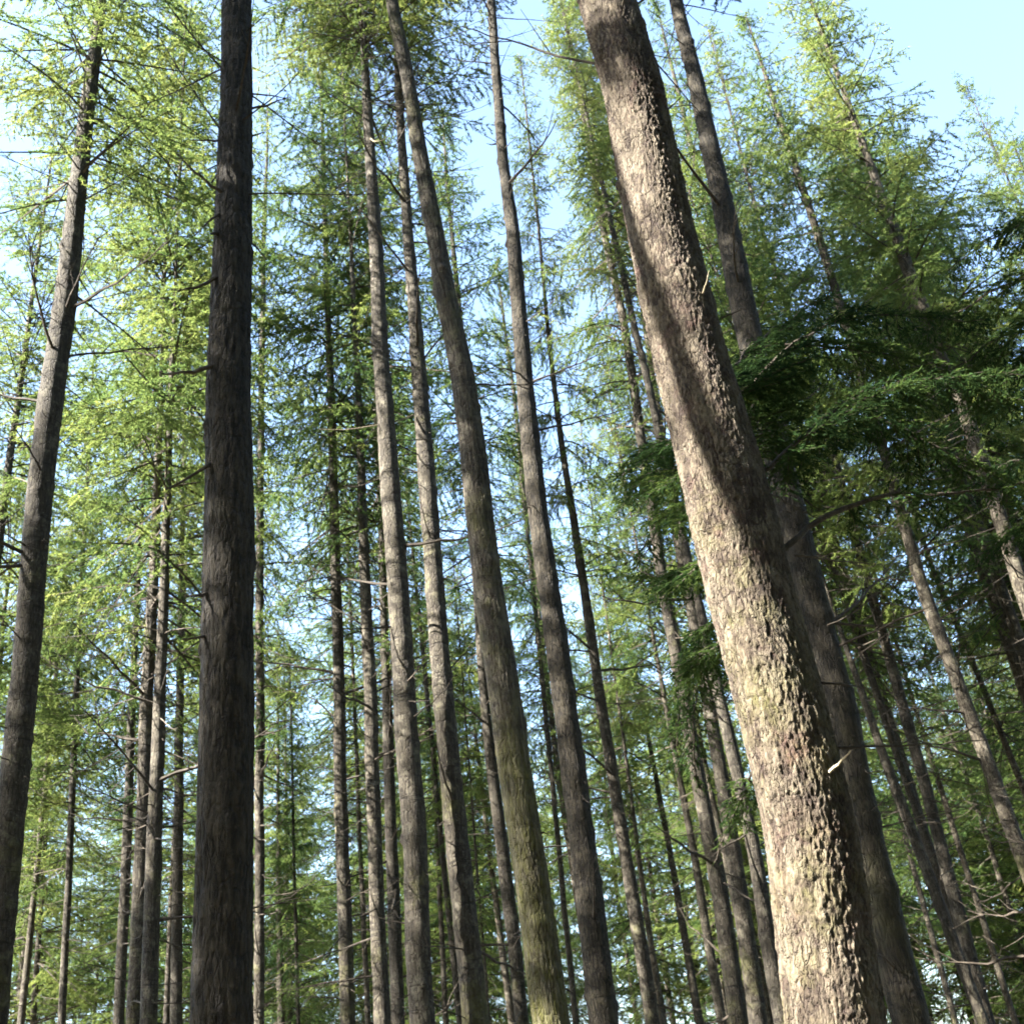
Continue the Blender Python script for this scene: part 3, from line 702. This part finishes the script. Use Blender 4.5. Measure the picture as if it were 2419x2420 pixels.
Bu = Bag()
Bu.tris(np.stack(SCREEN_TRIS, 1), ur.uniform(0, .5, N_U))
screen_ob = link('leaf_screen', Bu.mesh('leaf_screen', TWIG, LEAF_HEM))
screen_ob['kind'] = 'stuff'
screen_ob['label'] = 'unseen leafy ring added around the stand to block horizon light'
screen_ob['category'] = 'leaf_screen'

CROWNS = [crown_mesh(k) for k in range(9)]
BARE = crown_mesh(20, True)


# dead branches: six shapes growing along +X from the bark, each used many times
def dead_mesh(k):
    r = np.random.default_rng(300 + k)
    B = Bag()
    L = 1.0
    s = np.linspace(0, 1, 7)
    P = np.stack([s, r.normal(0, .10) * s ** 2, r.normal(.05, .12) * s - .18 * s ** 2 + r.uniform(.05, .35) * s ** 3], 1)
    P[2:5] += r.normal(0, .012, (3, 3))
    B.tube(P, .017, .004, 5)
    for _ in range([0, 0, 2, 4, 6, 8][k]):
        u = r.uniform(.25, .95)
        p = np.array([np.interp(u, s, P[:, c]) for c in range(3)])
        d = norm(np.array([1, r.normal(0, .9), r.normal(.1, .6)]))
        l = r.uniform(.12, .4)
        B.tube([p, p + d * l * .5 + r.normal(0, .01, 3), p + d * l + [0, 0, .05]], .006, .002, 4)
    return B.mesh('dead_branch_%d' % k, TWIG, LEAF)


DEAD = [dead_mesh(k) for k in range(6)]


def place_crown(parent, axis, zc, H, k, r, xy=1.0, mesh=None):
    x0, y0, _ = axis(zc)
    x1, y1, _ = axis(H)
    d = Vector((x1 - x0, y1 - y0, H - zc)).normalized()
    c = link('crown', mesh or CROWNS[k], parent, (x0, y0, zc))
    c.rotation_mode = 'QUATERNION'
    from mathutils import Quaternion
    c.rotation_quaternion = Vector((0, 0, 1)).rotation_difference(d) @ Quaternion((0, 0, 1), r.uniform(0, 6.28))
    c.scale = (xy, xy, (H - zc) / 13.9)
    return c


def add_dead(parent, axis, r, count, z0, z1, lmin, lmax):
    for _ in range(count):
        z = r.uniform(z0, z1)
        x, y, rad = axis(z)
        az = r.uniform(0, 2 * math.pi)
        L = lmin + (lmax - lmin) * r.random() ** 2.2
        k = int(r.integers(0, 2)) if L < .35 else int(r.integers(1, 6))
        b = link('dead_branch', DEAD[k], parent, (x + .8 * rad * math.cos(az), y + .8 * rad * math.sin(az), z))
        b.rotation_euler = (r.uniform(-.5, .5), r.normal(-.1, .28), az)
        t = r.uniform(.4, .8) if L < .35 else max(L, .5) * r.uniform(.6, 1.0)
        b.scale = (L, t, t)


# ---------------------------------------------------------------- the trees one can point at
ROOT = {}
WIDTH = {'hem': .5, 't28': .45, 't30': .45, 't13c': .55, 't13': .6, 't12': .7, 't11': .6, 't10': .75, 't9': .8, 't32': .6}
for idx, (key, label, zc, detail, moss, poly) in enumerate(TREES):
    r = np.random.default_rng(500 + idx)
    root = link('conifer_tree', None)
    mat = {'big': BARK_BIG, 'dark': BARK_DARK, 't10': BARK_DARK, 't15': BARK_DARK}.get(key, BARK)  # t15 wears the dark bark in place of the shade on it
    me, foot, axis = trunk_mesh('trunk_' + key, poly, detail, 40 + idx * 31, mat, 10.0 if key == 'big' else 15.0)
    root.location = foot
    root['label'] = label
    root['category'] = 'tree'
    root['group'] = 'conifers whose trunks stand out in the stand'
    t = link('trunk', me, root)
    t['moss'] = float(moss)
    H = poly[-1][2]
    small = key in ('t28', 't30')
    place_crown(root, axis, zc, H, idx % len(CROWNS), r, WIDTH.get(key, r.uniform(.85, 1.1)))
    if detail == 2:
        add_dead(root, axis, r, 42, 2.5, zc - .5, .10, 1.9)
        add_dead(root, axis, r, 45, 2.0, zc - .5, .05, .22)
    elif detail == 3 and key == 't9':
        add_dead(root, axis, r, 22, 2.5, 16, .10, .9)
    elif detail == 1 and key != 'hem':
        add_dead(root, axis, r, 34, 3.0, zc - .3, .12, 2.2)
    elif detail == 0 and not small:
        add_dead(root, axis, r, 10, 5.0, zc - 1, .2, 1.4)
    ROOT[key] = (root, foot)


def own_branch(key, pts, rad, mat, name='dead_branch', seed=0, twigs=2):
    root, foot = ROOT[key]
    P, L = resample(np.array(pts) - foot, 10)
    r = np.random.default_rng(seed)
    P[1:-1] += r.normal(0, .008 * min(L, 1), P[1:-1].shape)
    B = Bag()
    B.tube(P, rad, max(.0022, rad * .3), 6)
    for _ in range(twigs if L > .25 else 0):
        u = r.uniform(.35, .9)
        p = np.array([np.interp(u, np.linspace(0, 1, len(P)), P[:, c]) for c in range(3)])
        d = norm(norm(P[-1] - P[0]) + r.normal(0, .55, 3))
        l = r.uniform(.08, .28) * L
        B.tube([p, p + d * l * .5, p + d * l + [0, 0, .03 * l]], rad * .4, .0018, 4)
    return link(name, B.mesh(name + '_own', mat, LEAF), root)


for q, (pts, rad) in enumerate(BIGDEAD):
    own_branch('big', pts, rad, PALEWOOD if q in (3, 4) else TWIG, seed=q, twigs=0 if q in (3, 4, 5, 6) else 3)
for q, (pts, rad) in enumerate(DARKDEAD):
    own_branch('dark', pts, rad * 1.35, TWIG, seed=50 + q, twigs=2)
for q, (key, pts, rad) in enumerate(PALE):
    b = own_branch(key, pts, rad, PALEWOOD, seed=80 + q, twigs=0)
    b['label'] = 'bare bleached branch curving out in the sun'

# leafy boughs of the biggest tree
for q, (key, pts, rad, twig, dens, start) in enumerate(BOUGH):
    root, foot = ROOT[key]
    r = np.random.default_rng(700 + q)
    P, L = resample(np.array(pts) - foot, 16)
    P[2:-1] += r.normal(0, .012, P[2:-1].shape)
    W = Bag()
    W.tube(P, rad, .004, 7)
    Fb = Bag()
    tri, tint, tw = sprays(P, L, r, twig, .055 / min(dens, .98), start, .06, .017, .016, .35, .22)
    # each side twig carries its own smaller twigs
    for s in tw:
        l = np.linalg.norm(s[2] - s[0])
        if l < .02:
            continue
        W.tube(s, .0032, .0014, 3)
        if l > .08:
            Q, l2 = resample(s, 6)
            t2, c2, tw2 = sprays(Q, l2, r, .16 + .2 * l2, .045, .12, .034, .0085, .0085, .30, .16)
            Fb.tris(t2, c2)
    Fb.tris(tri, tint)
    b = link('bough', W.mesh('bough_%d' % q, TWIG, LEAF_HEM), root)
    b['label'] = 'curved dark bough with drooping green sprays'
    link('foliage', Fb.mesh('bough_foliage_%d' % q, TWIG, LEAF_HEM), b)

# ---------------------------------------------------------------- the other trees of the stand
# far conifers behind, and unseen ones added beside and behind the viewpoint to shade the stand
proto_r = np.random.default_rng(9)
FT = []
for k in range(5):
    H = 28.0
    bend = proto_r.normal(0, .10, (4, 2))
    poly = [(0, 0, -.3, .15), (bend[0, 0], bend[0, 1], 7, .125), (bend[1, 0], bend[1, 1], 14, .095), (bend[2, 0], bend[2, 1], 21, .055), (bend[3, 0], bend[3, 1], H, .012)]
    me, foot, axis = trunk_mesh('far_trunk_%d' % k, poly, 1, 900 + k * 7, BARK)
    FT.append((me, axis, H))

taken = [np.array(p[5][0][:2]) for p in TREES] + [np.array(CAST[0][:2])]


def far_tree(x, y, r, label, group, zc=None, Hs=None, xy=1.0):
    me, axis, H = FT[int(r.integers(0, len(FT)))]
    root = link('conifer_tree', None, None, (x, y, 0))
    root['label'] = label
    root['category'] = 'tree'
    root['group'] = group
    s = Hs if Hs else r.uniform(.78, 1.12)
    root.rotation_euler = (r.normal(0, .014), r.normal(0, .014), r.uniform(0, 6.28))
    t = link('trunk', me, root)
    t.scale = (r.uniform(.75, 1.25),) * 2 + (s,)
    t['moss'] = float(r.uniform(0, .5))
    d_ = math.hypot(x, y)
    z0 = zc if zc else H * s * (r.uniform(.42, .58) if d_ < 45 else r.uniform(.16, .42))
    place_crown(root, lambda z: axis(z / s), z0, H * s, int(r.integers(0, len(CROWNS))), r, xy * r.uniform(.85, 1.25) * (1.55 if y > 45 else 1.0), BARE if y > 25 and r.random() < .08 else None)
    taken.append(np.array([x, y]))


fr = np.random.default_rng(21)
N_FAR = 122
made = 0
for _ in range(4000):
    if made >= N_FAR:
        break
    az = math.radians(fr.uniform(-33, 34))
    d = math.sqrt(fr.uniform(27 ** 2, 92 ** 2))
    p = np.array([d * math.sin(az), d * math.cos(az)])
    if min(np.hypot(*(p - q)) for q in taken) < (2.6 if d < 45 else 3.4):
        continue
    if any(abs(math.degrees(az) - a_) < w_ and d0 < d < d1 for a_, w_, d0, d1 in [(-11.3,1.5,20,55),(3.6,1.6,20,42)]):
        continue
    far_tree(p[0], p[1], fr, 'slender conifer among the many further back, behind the front trunks', 'further conifers behind the front trunks')
    made += 1

for q in range(26):
    az = math.radians(-30 + 62 * (q + .5) / 26 + fr.uniform(-1, 1))
    d = fr.uniform(74, 96)
    far_tree(d * math.sin(az), d * math.cos(az), fr, 'slender conifer among the many further back, behind the front trunks', 'further conifers behind the front trunks', zc=fr.uniform(2.5, 6), Hs=fr.uniform(.6, .85))
for (x, y) in [(16.3, 53), (17.8, 57.5), (14.6, 56), (9.5, 57), (4, 59), (23, 52), (26.5, 54), (21.5, 56), (30, 56), (7.4, 23.6), (10.8, 24.6), (9.2, 29.2), (12.6, 28.4), (6.2, 27.5), (24, 58), (28, 62), (20, 66), (31, 70), (-12.2, 23.5), (-16, 27), (13.5, 23), (16, 27), (11.5, 27), (19, 31), (15, 32)]:
    far_tree(x, y, fr, 'slender conifer among the many further back, behind the front trunks', 'further conifers behind the front trunks', zc=13.0 if y < 40 else 4.0, Hs=1.1 if 0 < x < 13 and y < 30 else None)

br = np.random.default_rng(31)
for (x, y, zc, wide) in [(-12.2, 8.8, 9.5, 0.8), (-16.3, 2.4, 9.0, 1.3), (-10.4, 7.2, 15.2, 1.0), (-9.15, 2.0, 15.3, 1.15), (-13, 4.6, None, 1.3), (-27.5, 3.5, None, 1.3), (-19, 9.5, 14.0, 1.0), (-23, 14, None, 1.3), (-29, 10, None, 1.3), (-26, 21, None, 1.3), (-33, 2, None, 1.3), (-31, 17, None, 1.3), (-12.5, -6.4, 8.5, 1.73), (-19.0, -20.9, 10.0, 1.94), (14.5, -11.4, 8.6, 1.78), (4.9, -27.5, 9.0, 2.0), (-16.5, -28.8, 9.5, 1.94), (17.0, -26.2, 6.5, 1.81), (22.0, -13.0, 8.5, 1.85), (-4.6, -15.0, 7.4, 1.99), (15.7, 8.6, 8.7, 1.63), (18.5, -7.8, 8.9, 1.81), (-10.2, -24.1, 7.2, 2.08), (7.7, -17.1, 9.5, 2.19), (-22.6, -14.1, 8.4, 1.78), (-7.3, -9.7, 8.6, 2.0), (-1.6, -5.8, 9.8, 1.95), (-2.2, -29.6, 7.7, 1.99), (2.4, -11.8, 8.7, 1.88), (7.0, -1.2, 6.1, 1.28), (0.4, -17.5, 7.5, 1.86), (-16.6, -15.3, 9.1, 1.71), (12.6, -20.7, 6.7, 1.92), (-20.9, -25.3, 8.1, 1.8), (12.8, 2.7, 6.7, 1.84), (12.8, -5.0, 9.2, 1.87), (-26.5, -18.6, 9.2, 1.84), (-9.7, -14.0, 9.7, 1.78), (-33.7, 6.8, 9.5, 2.19), (19.8, -21.3, 9.0, 2.12), (18.4, -2.9, 9.7, 2.15), (13.8, -29.7, 8.5, 2.13), (-31.1, -19.4, 7.1, 1.96), (-30.8, -25.1, 6.5, 1.73), (22.5, 3.3, 6.3, 1.95), (-7.3, -20.4, 8.1, 2.05), (8.6, -8.0, 6.4, 1.99), (9.4, 6.4, 6.2, 0.81), (-1.1, -22.9, 8.6, 2.02), (-26.8, -28.0, 8.9, 1.84), (-29.8, -14.4, 9.8, 1.75), (-13.9, -11.1, 6.3, 1.98), (3.6, -6.4, 6.9, 1.88), (22.8, -28.6, 6.7, 1.71), (-23.7, 8.7, 8.7, 2.02), (20.5, 8.9, 9.9, 1.82), (12.5, 9, 8.0, 0.9), (16, 13, 8.0, 1.05), (19, 8, 7.0, 2.0), (21, 17, 7.0, 2.0), (17.5, 20.5, None, 1.3), (24, 12, 6.0, 2.0), (10, 4.5, 9.0, 1.05), (26, 22, 6.0, 2.0)]:
    far_tree(x, y, br, 'tall conifer out of view, added to shade the stand', 'unseen conifers added to shade the stand', zc=zc, xy=wide)

# slender tree leaning over from the left; its shadow falls slantwise on the biggest trunk
root = link('conifer_tree', None)
me, foot, axis = trunk_mesh('leaning_trunk', CAST, 1, 77, BARK)
root.location = foot
root['label'] = 'slender tree leaning left, out of view beside the viewpoint'
root['category'] = 'tree'
t = link('trunk', me, root)
t['moss'] = .2
place_crown(root, axis, 19.0, CAST[-1][2], 3, np.random.default_rng(4), .6)

# one low leafy bough on it; its shade lies across the upper part of the biggest trunk
r = np.random.default_rng(12)
for q, (zb, ax, ay, ll) in enumerate([(13.75, .25, 1.0, 1.1), (13.5, -.2, -1.0, 1.0)]):
    x0, y0, _ = axis(zb)
    P, L = resample([(x0, y0, zb), (x0 + ax * ll * .5, y0 + ay * ll * .5, zb + .12), (x0 + ax * ll, y0 + ay * ll, zb - .05)], 10)
    W = Bag()
    W.tube(P, .016, .004, 5)
    b = link('bough', W.mesh('leaning_bough_%d' % q, TWIG, LEAF), root)
    Fb = Bag()
    for _ in range(3):
        tri, tint, tw = sprays(P, L, r, .42, .06, .1, .10, .03, .014, .35)
        Fb.tris(tri, tint)
    link('foliage', Fb.mesh('leaning_foliage_%d' % q, TWIG, LEAF), b)
